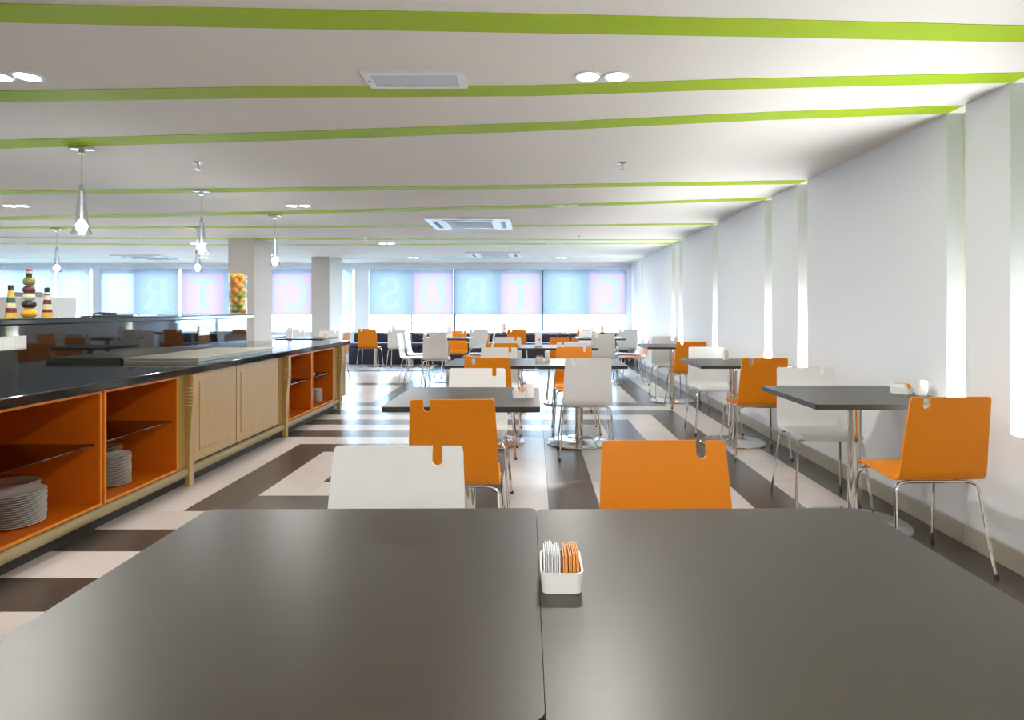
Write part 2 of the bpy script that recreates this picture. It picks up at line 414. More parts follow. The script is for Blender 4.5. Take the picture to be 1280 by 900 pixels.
# ------------------------------------------------------------ chair
def shell_parts(col):
    prof = [(.212, .428, .165), (.208, .437, .180), (.195, .445, .188), (.165, .450, .194), (.10, .451, .199), (.02, .447, .203), (-.06, .442, .206),
            (-.12, .439, .208), (-.155, .440, .208), (-.180, .449, .207), (-.196, .468, .206), (-.205, .495, .205), (-.212, .54, .203), (-.222, .62, .199),
            (-.234, .70, .195), (-.245, .765, .191), (-.2485, .787, .190)]
    top = [(-.2505, .800, .189), (-.2545, .825, .188), (-.257, .838, .184), (-.2575, .842, .178)]
    NA, NB = -.128, -.098   # notch
    bm = bmesh.new()
    def pt(y, z, w, x):
        c = .10*x*x if z > .47 else (-.06*x*x if z > .44 else 0)
        return Vector((x, y + (c if z > .47 else 0), z))
    fr = [-1, -.94, NA/.189, (NA+NB)/2/.189, NB/.189, 0, .5, .94, 1]
    rows = []
    for k, (y, z, w) in enumerate(prof): rows.append([bm.verts.new(pt(y, z, w, f*w)) for f in fr])
    for a, b in zip(rows, rows[1:]):
        for i in range(len(fr)-1): bm.faces.new((a[i], a[i+1], b[i+1], b[i]))
    last = rows[-1]
    # notch bottom arc: centre column stays at last row, edge columns rise to next row
    tr = []
    for y, z, w in top: tr.append([bm.verts.new(pt(y, z, w, f*w if i in (0, 1, 5, 6, 7, 8) else f*.189)) for i, f in enumerate(fr) if i != 3])
    def strip(idx_l, idx_t):
        prev = [last[i] for i in idx_l]
        for r in tr:
            cur = [r[i] for i in idx_t]
            for q in range(len(cur)-1): bm.faces.new((prev[q], prev[q+1], cur[q+1], cur[q]))
            prev = cur
    strip([0, 1, 2], [0, 1, 2]); strip([4, 5, 6, 7, 8], [3, 4, 5, 6, 7])
    # small corner fillets in the notch
    fp = last[3]
    for s_, e0, e1 in ((1, last[2], tr[0][2]), (-1, last[4], tr[0][3])):
        xc = (NA if s_ > 0 else NB)+s_*.015
        arc = [bm.verts.new(pt(-.2485-.002*(1-math.sin(g)), .8015-.0145*math.sin(g), .19, xc-s_*.015*math.cos(g))) for g in (1.1, .75, .4)]
        loop = [e0, fp]+arc+[e1]
        bm.faces.new(loop if s_ > 0 else loop[::-1])
    for f in bm.faces: f.smooth = True
    bmesh.ops.recalc_face_normals(bm, faces=bm.faces[:])
    bmesh.ops.solidify(bm, geom=bm.faces[:]+bm.edges[:]+bm.verts[:], thickness=.010)
    bmesh.ops.recalc_face_normals(bm, faces=bm.faces[:])
    out = []
    for nm, test in (('seat', lambda c: c.y > -.17 and c.z < .47), ('backrest', lambda c: not (c.y > -.17 and c.z < .47))):
        b2 = bm.copy()
        bmesh.ops.delete(b2, geom=[f for f in b2.faces if not test(f.calc_center_median())], context='FACES')
        me = bpy.data.meshes.new(nm); b2.to_mesh(me); b2.free(); me.materials.append(col); me.set_sharp_from_angle(angle=math.radians(38)); out.append((nm, me))
    bm.free(); return out
leg_me = {}
def bend(p0, p1, p2, r, n=5):
    p0, p1, p2 = map(Vector, (p0, p1, p2)); a = p1+(p0-p1).normalized()*r; b = p1+(p2-p1).normalized()*r
    return [p0]+[((1-t)**2*a+2*t*(1-t)*p1+t*t*b) for t in [i/n for i in range(n+1)]]+[p2]
for sx in (-1, 1):
    for sy in (-1, 1):
        ys = .15 if sy > 0 else -.145; yf = .222 if sy > 0 else -.222
        leg_me[sx, sy] = MB().tube(bend((sx*.135, ys, .428), (sx*.198, ys+sy*.008, .420), (sx*.232, yf, .008), .035), .0078, 8).mesh('leg', M['chrome'])
        leg_me[sx, sy, 'c'] = MB().lathe([(0, 0), (.011, 0), (.011, .012), (.008, .02), (0, .02)], 10, None, sx*.233, yf).mesh('foot_cap', M['rubber'])
def frame_mesh():
    b = MB()
    for ys in (.15, -.145): b.tube([(-.136, ys, .428), (.136, ys, .428)], .0078, 8)
    for sx in (-1, 1): b.tube([(sx*.12, .15, .428), (sx*.12, -.145, .428)], .006, 8)
    return b.mesh('seat_frame', M['chrome'])
fm = frame_mesh()
def make_chair(name, sh):
    t = thing(name, 'x', 'chair')
    for nm, me in sh: link(nm, me, t)
    link('seat_frame', fm, t)
    for k in ((-1, 1), (1, 1), (-1, -1), (1, -1)):
        l = link('leg', leg_me[k], t); link('foot_cap', leg_me[(*k, 'c')], l)
    return t
proto = {'o': make_chair('dining_chair', shell_parts(M['orange'])), 'w': make_chair('dining_chair', shell_parts(M['wshell']))}
usedc = {'o': [], 'w': []}
A, T = 0, PI      # A = faces away from camera (back towards us), T = faces camera
chairs = [  # colour, x, y, rot, label
 ('w', -.395, 1.58, T, 'white notched chair back rising behind the left front table, nearest white chair'),
 ('o', .392, 1.66, T, 'orange notched chair back rising behind the right front table'),
 ('o', -.368, 3.03, A+.02, 'orange chair with its back to us at the second table, right behind the white one'),
 ('w', -.385, 4.01, T, 'white chair on the far side of the second table, facing us'),
 ('o', -.387, 5.41, A, 'orange chair at the near left side of the double table behind the second table'),
 ('w', -.37, 6.34, T, 'white chair at the far left side of the double table, facing us'),
 ('o', -.385, 7.66, A, 'orange chair behind, near left side of the second double table'),
 ('w', -.385, 8.86, T, 'white chair at the far left side of the second double table'),
 ('o', -.36, 12.98, A, 'small orange chair far back in the middle, facing the dark banquette'),
 ('w', .44, 5.385, A, 'large white chair seen from behind right of the aisle, all legs in view'),
 ('w', 1.12, 10.45, A, 'white chair back standing tallest behind the large white chair'),
 ('o', .42, 6.42, T, 'orange chair on the far right side of the double table, its seat showing beneath'),
 ('w', .46, 7.88, A, 'white chair at the near right side of the second double table'),
 ('o', .41, 8.86, T, 'orange chair at the far right side of the second double table, facing us'),
 ('o', 1.05, 13.0, A, 'orange chair far back right, only its notched corner showing'),
 ('w', 1.03, 11.55, T, 'white chair on the far side of the back right table'),
 ('o', 1.65, 10.525, PI/2, 'orange chair turned sideways at the right end of the back right table'),
 ('w', 1.66, 11.25, PI/2, 'white chair turned sideways at the back right table, beyond the orange one'),
 ('w', 1.90, 13.0, A, 'white chair far back in the right corner by the window'),
 ('o', 1.89, 3.11, A+.03, 'nearest orange chair by the right wall, its whole back and seat showing'),
 ('w', 1.85, 4.075, T-.04, 'white chair facing us behind the nearest wall table'),
 ('o', 1.885, 5.385, A, 'orange chair at the second wall table, seen from behind'),
 ('w', 1.83, 6.44, T, 'white chair facing us at the second wall table'),
 ('o', 1.95, 8.05, A, 'orange chair at the third wall table, notch at its upper left'),
 ('w', 1.93, 9.05, T, 'greyish white chair beyond the third wall table, left of the orange chair'),
 ('w', -1.575, 10.20, A, 'white chair seen from behind at the back left square table'),
 ('w', -2.00, 10.45, -PI/2, 'white chair turned sideways left of the back left table, the nearer of two'),
 ('w', -2.03, 11.2, -PI/2, 'white chair turned sideways at the back left table, the farther of two'),
 ('o', -1.46, 11.60, T, 'orange chair facing us on the far side of the back left table'),
 ('o', -1.0, 10.525, PI/2, 'orange chair seen edge-on at the right end of the back left table'),
 ('w', -.96, 11.24, PI/2, 'white chair seen edge-on at the right end of the back left table'),
 ('w', -1.13, 13.0, A, 'white chair far back left of centre, facing the banquette'),
 ('o', -3.46, 13.22, A, 'orange chair alone before the dark banquette at far left'),
 ('o', -3.48, 10.85, PI/2, 'orange chair seen edge-on just past the end of the serving counter'),
 ('w', -2.82, 13.15, A, 'white chair before the banquette, left of the sideways white chairs'),
 ('w', -3.85, 11.55, T, 'white chair behind the counter end, facing us at the far left table'),
 ('w', -4.75, 12.2, T, 'white chair between the two columns, beyond the counter end'),
]
for c, x, y_, r, lab in chairs:
    place(proto[c], usedc[c], (x, y_, 0), r, lab, 'orange dining chairs' if c == 'o' else 'white dining chairs')

# ------------------------------------------------------------ tables
TZ = .752
def make_table(name, w=.80, d=.80, r=.018, br=.30):
    t = thing(name, 'x', 'table')
    b = MB(); k0 = b.mi(M['top']); k1 = b.mi(M['topedge'])
    p = rrect(w, d, r)
    b.prism(p, 'z', TZ-.028, TZ)
    for f in b.bm.faces: f.material_index = k0 if abs(f.calc_center_median().z-TZ) < .001 else k1
    b.build('tabletop', None, t)
    MB().lathe([(.037, .012), (.037, TZ-.045)], 20).build('pole', M['chrome'], t)
    MB().lathe([(0, 0), (br-.002, 0), (br, .006), (br-.006, .014), (.08, .022), (.06, .03), (.038, .034), (0, .034)], 40).build('base', M['steel'], t)
    MB().box(-.15, .15, -.03, .03, TZ-.045, TZ-.0285).box(-.03, .03, -.15, .15, TZ-.045, TZ-.0285).build('bracket', M['dark_pl'], t)
    return t
tp = make_table('dining_table'); tu = []
tables = [
 (-.392, 1.140, .012, 'left one of the two large dark tables in the foreground'),
 (.4092, 1.140, .012, 'right one of the two large dark tables in the foreground'),
 (-.370, 3.55, 0, 'dark square table behind the nearest white chair'),
 (-.387, 5.85, 0, 'left half of the dark double table in the middle aisle row'),
 (.416, 5.85, 0, 'right half of the dark double table, before the large white chair'),
 (-.387, 8.36, 0, 'left half of the second dark double table'),
 (.416, 8.36, 0, 'right half of the second dark double table'),
 (1.13, 10.92, 0, 'dark table at the back right with sideways chairs at its right end'),
 (-1.50, 10.92, 0, 'dark table at the back left ringed by white and orange chairs'),
 (1.85, 3.63, 0, 'nearest dark table against the right wall'),
 (1.85, 5.86, 0, 'second dark table along the right wall'),
 (1.87, 8.55, 0, 'third dark table along the right wall'),
 (-3.92, 10.85, 0, 'dark table beyond the counter end at far left'),
 (-5.0, 11.5, 0, 'dark table between the columns behind the counter')]
for x, y_, r, lab in tables: place(tp, tu, (x, y_, 0), r, lab, 'dark square tables')
tb = make_table('banquette_table', .72, .66, .015, .21); tbu = []
for x, lab in ((-3.44, 'window table before the orange chair at far left'), (-2.69, 'window table by the white chair at the banquette'),
               (-1.12, 'window table left of centre at the banquette'), (-.39, 'window table before the small orange chair in the middle'),
               (1.08, 'window table behind the back right table'), (1.80, 'window table in the right corner')):
    place(tb, tbu, (x, 13.60, 0), 0, lab, 'small tables along the banquette')

# ------------------------------------------------------------ things on the tables
def caddy(x, y_, lab, n=9, rz=0):
    t = thing('sugar_caddy', lab, 'caddy', (x, y_, TZ+.0005), rz, 'white sugar caddies')
    w, d, h = .075, .112, .036
    b = bmesh.new(); o1 = rrect(w*.92, d*.92, .014); o2 = rrect(w, d, .015); i2 = rrect(w-.008, d-.008, .012); i1 = rrect(w*.92-.008, d*.92-.008, .011)
    R = [[b.verts.new((p[0], p[1], z)) for p in o] for o, z in ((o1, 0), (o1, .003), (o2, h), (i2, h), (i1, .005))]
    N = len(o1)
    for p, q in zip(R, R[1:]):
        for k in range(N): b.faces.new((p[k], p[(k+1) % N], q[(k+1) % N], q[k])).smooth = True
    b.faces.new(R[0]); b.faces.new(R[-1])
    mb = MB(); mb.bm.free(); mb.bm = b; mb.build('holder', M['ceramic'], t)
    for s, m in ((-1, 'sachet_w'), (1, 'sachet_o')):
        for k in range(n):
            xx = s*(.0015+.030*(k+.5)/n) + random.uniform(-.0006, .0006)
            dz = random.uniform(-.003, .004); ln = random.uniform(-.004, .004)
            mb = MB()
            poly = [(-.048, .007), (.030, .007), (.046+ln, .053+dz), (-.030+ln, .058+dz)]
            mb.prism(poly, 'x', xx-.0009, xx+.0009)
            mb.build('sachet', M[m], t)
caddy(.0475, 1.128, 'white ceramic caddy of white and orange sachets on the foreground tables')
caddy(-.084, 3.50, 'small sachet caddy on the second table beside a napkin block', 4)
caddy(.05, 5.93, 'small sachet caddy on the middle double table', 4)
caddy(2.135, 3.65, 'white sachet caddy on the nearest wall table', 4, .5)
def block(x, y_, lab, w=.046, d=.05, h=.080):
    t = thing('toothpick_holder', lab, 'holder', (x, y_, TZ+.0005), 0, 'white ceramic holders')
    MB().prism(rrect(w, d, .008), 'z', 0, h-.006).build('body', M['ceramic'], t)
    MB().prism(rrect(w-.012, d-.012, .006), 'z', h-.0055, h).build('filling', M['sachet_w'], t)
block(-.022, 3.50, 'white ceramic holder right of the caddy on the second table')
block(.122, 5.93, 'white ceramic holder right of the caddy on the double table', h=.10)
block(2.205, 3.58, 'white ceramic holder on the nearest wall table', h=.088)
block(1.86, 6.10, 'white ceramic holder on the second wall table', h=.10)
def tent(x, y_, lab, h=.19):
    t = thing('menu_card', lab, 'menu card', (x, y_, TZ+.0005), 0, 'standing menu cards')
    MB().box(-.05, .05, -.03, .03, 0, .008).build('stand', M['plastic'], t)
    MB().prism([(-.022, .008), (.022, .008), (.003, h), (-.003, h)], 'x', -.045, .045).build('card', M['card'], t)
    MB().lathe([(0, 0), (.013, 0), (.013, .002), (0, .002)], 12).build('red_print', M['red'], t, (0.012, -.0155, h*.45)).rotation_euler = (PI/2-.1, 0, 0)
for x, y_, lab in ((.055, 8.42, 'pinkish menu card on the second double table'), (-1.50, 11.1, 'pinkish menu card on the back left table'),
                   (1.02, 11.1, 'pale menu card on the back right table'), (-.66, 13.6, 'pale menu card on the middle window table'),
                   (1.47, 13.6, 'pale menu card on the window table at right'), (-3.05, 13.6, 'pale menu card on the window table at far left'),
                   (-4.13, 10.6, 'pinkish menu card seen over the counter end')):
    tent(x, y_, lab)
tag(MB().lathe([(0, 0), (.025, 0), (.036, .06), (.038, .075), (.034, .075), (.03, .01), (0, .01)], 16).build('cup', M['china'], None, (-3.52, 10.62, TZ+.0005)), 'small white cup on the table past the counter end', 'cup')

# ------------------------------------------------------------ banquette
for k in range(4):
    xa = -4.2+k*1.58
    t = thing('banquette', ['far left', 'left middle', 'right middle', 'far right'][k]+' section of the dark navy banquette under the windows', 'banquette', (xa, 14.14, 0), 0, 'navy banquette sections')
    MB().box(.005, 1.575, .03, .62, 0, .40, bev=.01).build('base', M['navy'], t)
    MB().box(.005, 1.575, 0, .50, .401, .49, bev=.02).build('seat', M['navy_l'], t)
    MB().box(.005, 1.575, .46, .58, .491, .675, bev=.02).build('backrest', M['navy'], t)

# ------------------------------------------------------------ serving counter
XF = -2.44; CT = .837; CU = .787
cn = tag(MB().box(-3.15, -2.40, .9, 8.19, CU, CT, bev=.006).box(-4.7, -3.1501, 6.96, 8.19, CU, CT, bev=.006).build('countertop', M['granite']), 'long glossy black granite worktop of the serving counter', 'countertop')
def carcass(t, y0, y1, door):
    # local coords: x 0 = face, negative = depth; y from 0 to w
    w = y1-y0
    if door:
        MB().box(-.60, -.022, .001, w-.001, .135, CU).build('body', M['cab'], t)
        d = thing('door', '', '', (0, 0, 0)); del d['label']; del d['category']; d.parent = t
        z0, z1 = .150, CU-.004
        MB().box(-.021, 0, .004, w-.004, z0, z1, bev=.002).build('door_leaf', M['wood'], d)
        f = MB()
        f.box(-.001, .006, .07, w-.07, z0+.07, z1-.06, bev=.003)
        f.build('raised_panel', M['wood'], d)
    else:
        b = .016
        MB().box(-.60, -.585, .001, w-.001, .135, CU-.001).build('back_panel', M['orange_cab'], t)
        for a, e in ((.001, b), (w-b, w-.001)): MB().box(-.585, -.004, a, e, .135, CU-.001).build('side_panel', M['orange_cab'], t)
        MB().box(-.585, -.004, b, w-b, .135, .150).build('bottom_panel', M['orange_cab'], t)
        MB().box(-.585, -.004, b, w-b, CU-.016, CU-.001).build('top_panel', M['orange_cab'], t)
        f = MB(); f.box(-.004, .004, .004, .020, .138, CU-.003); f.box(-.004, .004, w-.020, w-.004, .138, CU-.003)
        f.box(-.004, .004, .020, w-.020, .138, .153); f.box(-.004, .004, .020, w-.020, CU-.018, CU-.003)
        f.build('edge_trim', M['orange_edge_lit'], t)
        MB().box(-.52, -.03, b+.001, w-b-.001, .476, .484).build('glass_shelf', M['shelfglass'], t)
        for yy in (b+.004, w-b-.004):
            for xx in (-.1, -.45): MB().tube([(xx, yy-.003, .470), (xx, yy+.003, .470)], .005, 8).build('shelf_pin', M['steel'], t)
bays = [(1.98, 2.72, 1, 'pale wood door cabinet at the near end of the counter'), (2.80, 3.545, 0, 'nearest open orange cabinet holding two stacks of plates'),
        (3.555, 4.30, 0, 'second open orange cabinet with one tall plate stack'), (4.50, 5.14, 1, 'first pale wood door cabinet after the orange ones'),
        (5.145, 5.99, 1, 'second pale wood door cabinet, nearer the far end'), (6.22, 6.88, 0, 'open orange cabinet just past the wooden doors'),
        (6.89, 7.62, 0, 'last open orange cabinet at the far end of the counter')]
for y0, y1, d, lab in bays:
    carcass(thing('base_cabinet', lab, 'cabinet', (XF, y0, 0), 0, 'base cabinets of the serving counter'), y0, y1, d)
# stiles between bays
for y0, y1 in ((2.725, 2.795), (4.305, 4.495), (5.995, 6.215), (7.625, 8.12)):
    tag(MB().box(XF-.6, XF-.002, y0, y1, .135, CU-.001).build('wood_filler_panel', M['wood_d']), {2.725: 'narrow golden wood stile by the nearest orange cabinet', 4.305: 'golden wood stile left of the first wooden door', 5.995: 'golden wood stile right of the wooden doors', 7.625: 'golden wood end panel of the counter'}[y0], 'panel')
rb = MB(); pr = []
for k in range(9): a = -PI/2+k*PI/8; pr.append((.022*math.cos(a), .1015+.031*math.sin(a)))
rb.prism([(-.02, .0705), (0, .0705)]+pr[1:-1]+[(0, .1325), (-.02, .1325)], 'y', 1.5, 7.92)
tag(rb.build('bottom_rail', M['rail'], None, (XF, 0, 0)), 'rounded khaki wood rail along the counter bottom', 'rail')
tag(MB().box(XF-.58, XF-.05, 1.5, 7.95, 0.0, .068).build('plinth', M['plinth']), 'dark recessed plinth under the serving counter', 'plinth')
tag(MB().box(-4.6, XF-.61, 7.0, 8.10, .0, CU-.001).build('counter_return', M['wood_d']), 'wooden return under the far end of the worktop', 'cabinet')
# profiled posts
pp = MB(); prof = [(-.005, 0), (.024, 0), (.026, .30), (.036, .45), (.046, .56), (.052, .66), (.052, CU-.002), (-.005, CU-.002)]
post_me = MB().prism(prof, 'y', -.028, .028).mesh('post_body', M['wood_d'])
rib_me = MB().box(.0, .060, -.0325, .0325, 0, .009, bev=.003).mesh('rib', M['wood'])
edge_me = MB().prism([(.0245, .002), (.028, .002), (.030, .30), (.040, .45), (.050, .56), (.056, .66), (.056, CU-.003), (.0525, CU-.003), (.0525, .66), (.0465, .56), (.0365, .45), (.0265, .30)], 'y', -.027, .027).mesh('front_edge', M['wood'])
for y_, lab in ((2.76, 'fluted wood post nearest the camera'), (4.42, 'fluted wood post between orange cabinet and wooden doors'), (6.12, 'fluted wood post after the wooden doors'), (7.82, 'fluted wood post at the far end of the counter')):
    t = thing('counter_post', lab, 'post', (XF+.001, y_, 0), 0, 'fluted counter posts')
    link('post_body', post_me, t); link('front_edge', edge_me, t)
    for k in range(6): link('rib', rib_me, t, (0, 0, .565+k*.024))
# plates
ORD = ['top', 'second', 'third', 'fourth', 'fifth', 'sixth', 'seventh', 'eighth', 'ninth', 'tenth', 'eleventh', 'twelfth', 'thirteenth', 'fourteenth', 'fifteenth', 'sixteenth']
def plate_mesh(r): return MB().lathe([(0, 0), (r*.62, 0), (r*.66, .003), (r, .013), (r*1.0, .0155), (r*.985, .0155), (r*.64, .006), (0, .005)], 28).mesh('plate', M['china'])
pl = plate_mesh(.132); ps = plate_mesh(.095); pc = plate_mesh(.062)
def stack(me, x, y_, z, n, dz, lab, grp):
    for k in range(n):
        o = link('plate', me, None, (x+random.uniform(-.002, .002), y_+random.uniform(-.002, .002), z+k*dz), random.random()*6)
        tag(o, ORD[n-1-k]+' plate '+(lab.replace('from the top of', 'of') if k == n-1 else lab), 'plate', grp if 0 < k < n-1 else grp)
BZ = .1505
stack(pl, -2.640, 3.19, BZ, 14, .0118, 'from the top of the front stack in the nearest orange cabinet', 'front plate stack, nearest cabinet')
stack(pl, -2.835, 3.395, BZ, 13, .0118, 'from the top of the rear stack in the nearest orange cabinet', 'rear plate stack, nearest cabinet')
stack(ps, -2.62, 3.91, BZ, 16, .0118, 'from the top of the tall stack in the second orange cabinet', 'tall stack, second cabinet')
stack(ps, -2.82, 4.13, BZ, 16, .0118, 'from the top of the rear stack in the second orange cabinet', 'rear stack, second cabinet')
stack(pc, -2.56, 7.40, BZ, 13, .0118, 'from the top of the small dish stack in the last orange cabinet', 'dish stack, last cabinet')
stack(pc, -2.52, 6.34, .4845, 9, .0118, 'from the top of the dish stack on the glass shelf behind the post', 'dish stack on shelf')
stack(pc, -2.54, 7.10, .4845, 3, .0118, 'from the top of the low dish pile on the last glass shelf', 'low dish pile on last shelf')
# hot plate
t = thing('hot_plate', 'low stainless steel hot plate set on the black worktop', 'hot plate', (-3.14, 4.80, CT))
MB().box(.0, .57, 0, 1.35, .0005, .022, bev=.003).build('body', M['hot'], t)
MB().box(-.0, .585, -.012, 1.36, .0225, .033, bev=.003).build('top_plate', M['hot'], t)
# raised back bar
SX = -3.15
tag(MB().box(-3.60, SX-.012, .9, 6.90, 0, 1.144).build('back_bar', M['granite']), 'raised black back bar behind the serving counter', 'bar')
t = thing('splash_panel', 'glossy black glass splash panel along the raised bar', 'panel', (SX-.0118, .9, CT+.0005))
for k in range(4): MB().box(0, .0115, k*1.494+.001, (k+1)*1.494-.001, 0, 1.144-CT-.0005).build('glass_panel', M['blackglass'], t)
tag(MB().box(-3.66, -3.10, .9, 6.93, 1.145, 1.185, bev=.008).build('bar_shelf', M['granite']), 'black granite shelf on top of the raised bar', 'shelf')
for y_, lab in ((3.79, 'white double socket plate at the left on the black splash panel'), (5.98, 'white socket plate at the far end of the splash panel')):
    t = thing('socket_plate', lab, 'socket', (SX+.0, y_, 1.037), 0, 'white socket plates')
    MB().box(.0002, .010, -.095, .095, -.042, .042, bev=.003).build('cover', M['plastic'], t)
    for q in (-.045, .045): MB().box(.0105, .013, q-.036, q+.036, -.034, .034, bev=.001).build('insert', M['ceramic'], t)
    for q in (-.06, .04): MB().box(.0135, .016, q, q+.016, .020, .032).build('switch', M['plastic'], t)
# layered bottles
def bottle(x, y_, layers, lab, name='layered_bottle'):
    t = thing(name, lab, 'bottle', (x, y_, 1.1855), 0, 'layered decorative bottles')
    for prof, m in layers:
        MB().lathe([(0, prof[0][1])]+prof+[(0, prof[-1][1])], 20).build('neck' if m in ('f_b',) else 'layer', M[m], t)
def cone(z0, z1, H, r0=.033, r1=.014): 
    f = lambda z: r0+(r1-r0)*z/H
    return [(f(z0), z0), (f(z1), z1-.0003)]
H = .19
def slim(cols):
    L = []; z = 0
    for m, h in cols: L.append((cone(z, z+h, H), m)); z += h
    L.append(([(.015, z), (.016, z+.012), (.0165, z+.03), (.014, z+.032)], 'f_b')); return L
bottle(-3.25, 3.90, slim([('f_y', .035), ('f_m', .03), ('f_c', .03), ('f_g', .035), ('f_y', .045)]), 'slim layered bottle left of the bulbous one')
bottle(-3.25, 4.19, slim([('f_y', .035), ('f_m', .022), ('f_c', .033), ('f_p', .03), ('f_c', .03), ('f_k', .006), ('f_w', .014)]), 'slim layered bottle right of the bulbous one')
def blob(z, r, h): return [(r*math.cos(a)*.96+.012*(1-math.cos(a)), z+h/2+h/2*math.sin(a)*.98) for a in [(-.42+.84*i/8)*PI for i in range(9)]]
Ls = []; z = 0
for m, r, h in (('f_o', .047, .062), ('f_k', .042, .054), ('f_w', .037, .044), ('f_p', .038, .050), ('f_l', .036, .056)):
    Ls.append((blob(z, r, h), m)); z += h*.985
Ls += [([(.018, z), (.0165, z+.026)], 'f_k'), ([(.0165, z+.0263), (.0168, z+.038)], 'f_w'), ([(.0175, z+.0383), (.0185, z+.05), (.016, z+.053)], 'f_r')]
bottle(-3.25, 4.04, Ls, 'tall bulbous layered bottle with a red stopper', 'bulbous_bottle')
# black rack
t = thing('serving_rack', 'low black metal rack lying on the bar shelf', 'rack', (-3.30, 4.86, 1.1855))
MB().box(-.08, .08, -.19, .19, 0, .010, bev=.003).build('tray', M['dark_pl'], t)
MB().tube([(0, -.16, .012), (0, -.14, .026), (0, -.05, .030), (0, -.04, .012)], .006, 8).build('handle', M['dark_pl'], t)
MB().box(-.03, .03, -.02, .06, .0105, .032, bev=.004).build('clip', M['dark_pl'], t)
# fruit vase
VX, VY = -3.20, 6.78
vt = thing('glass_vase', 'tall clear glass cylinder vase filled with fruit on the bar end', 'vase', (VX, VY, 1.1855))
MB().lathe([(0, 0), (.086, 0), (.088, .01), (.088, .44), (.085, .44), (.085, .012), (0, .012)], 40).build('glass_wall', M['vase'], vt)
fo = {'orange': mat('orange_peel', (.85, .33, .02), .4, noise=((60, 60, 60), .15)), 'lemon': mat('lemon_peel', (.85, .52, .03), .4, noise=((50, 50, 50), .15)),
      'lime': mat('lime_peel', (.30, .36, .03), .4, noise=((50, 50, 50), .2)), 'mango': mat('ripe_peel', (.85, .46, .03), .4, noise=((25, 25, 25), .4))}
fr_me = {}
for n_, m in fo.items():
    r = .040; e = 1.2 if n_ != 'orange' else 1.0
    pf = [(r*math.cos(a)*(1 if n_ == 'orange' else .92), r*e*.92*math.sin(a)) for a in [-PI/2+PI*i/12 for i in range(13)]]
    pf[0] = (0, -r*e*(.92 if n_ == 'orange' else 1.02)); pf[-1] = (0, -pf[0][1])
    fr_me[n_] = MB().lathe(pf, 18).mesh(n_, m)
kinds = ['lemon', 'lemon', 'lime', 'lemon', 'mango', 'lime', 'mango', 'orange', 'lemon', 'mango', 'lime', 'orange', 'orange', 'mango', 'lime', 'orange', 'lime', 'orange', 'mango', 'lime', 'orange', 'orange', 'mango', 'orange']
for k, n_ in enumerate(kinds):
    lay = k//3; a = (k % 3)*2*PI/3+lay*PI/3+.3
    o = link(n_, fr_me[n_], None, (VX+.045*math.cos(a), VY+.045*math.sin(a), 1.1855+.055+lay*.0505))
    o.rotation_euler = (PI/2+random.uniform(-.2, .2), random.uniform(-.2, .2), a+PI/2)
    tag(o, {'lemon': 'yellow lemon', 'lime': 'green lime', 'mango': 'yellow orange fruit', 'orange': 'orange fruit'}[n_]+[' in the lowest layer', ' in the second layer', ' in the third layer', ' in the fourth layer', ' in the fifth layer', ' in the sixth layer', ' in the seventh layer', ' in the top layer'][lay]+' of the glass vase, '+('right' if math.cos(a) > .3 else 'left' if math.cos(a) < -.3 else 'middle')+(' front' if math.sin(a) < 0 else ' rear'), 'fruit', 'fruit in the glass vase')
# white appliance
t = thing('refrigerator', 'white upright appliance behind the bar at far left, grey fittings on top', 'appliance', (-5.0, 5.9, 0))
MB().box(-.40, .48, -.3, .3, .0, 1.355, bev=.01).build('body', M['plastic'], t)
MB().box(.28, .37, -.2, -.1, 1.356, 1.40, bev=.005).build('fitting', M['grey_pl'], t)
MB().box(.40, .47, -.2, -.1, 1.356, 1.40, bev=.005).build('fitting', M['grey_pl'], t)

# ------------------------------------------------------------ ceiling fittings
dl = thing('downlight', 'x', 'downlight')
MB().lathe([(.064, 0), (.064, -.006), (.052, -.006), (.052, -.001)], 24).build('ring', M['plastic'], dl)
MB().lathe([(0, -.0015), (.052, -.0015), (.052, -.001), (0, -.001)], 20).build('lens', M['led'], dl)
ldd = bpy.data.lights.new('downlight_beam', 'AREA'); ldd.shape = 'DISK'; ldd.size = .075; ldd.energy = DOWN_W; ldd.color = WARM
lo = bpy.data.objects.new('downlight_beam', ldd); C.objects.link(lo); lo.parent = dl; lo.location = (0, 0, -.008)
dlu = []
pos = {'A': (2.93, [.25, -2.50, -5.2, -8]), 'B': (6.58, [.27, -2.54, -5.5, -8.6]), 'C': (10.35, [.27, -2.50, -5.6, -8.6]), 'D': (13.2, [.5, -2.6, -7.0]), 'E': (-.6, [.25, -2.4, -5.2]), 'F': (-2.4, [.25, -2.4])}  # overhead and rear rows are out of view, added to brighten the room
rown = {'A': 'nearest row', 'B': 'second row', 'C': 'third row', 'D': 'row by the windows', 'E': 'unseen added row overhead', 'F': 'unseen added row behind the camera'}
coln = ['right column', 'middle column', 'left column', 'far left column']
for rk, (yy, xs) in pos.items():
    for ci, x in enumerate(xs):
        for s in (0, 1):
            o = place(dl, dlu, (x+s*.135, yy, ZC), 0, ('left' if s == 0 else 'right')+' lamp of the downlight pair, '+rown[rk]+', '+coln[ci], 'recessed downlights in pairs')
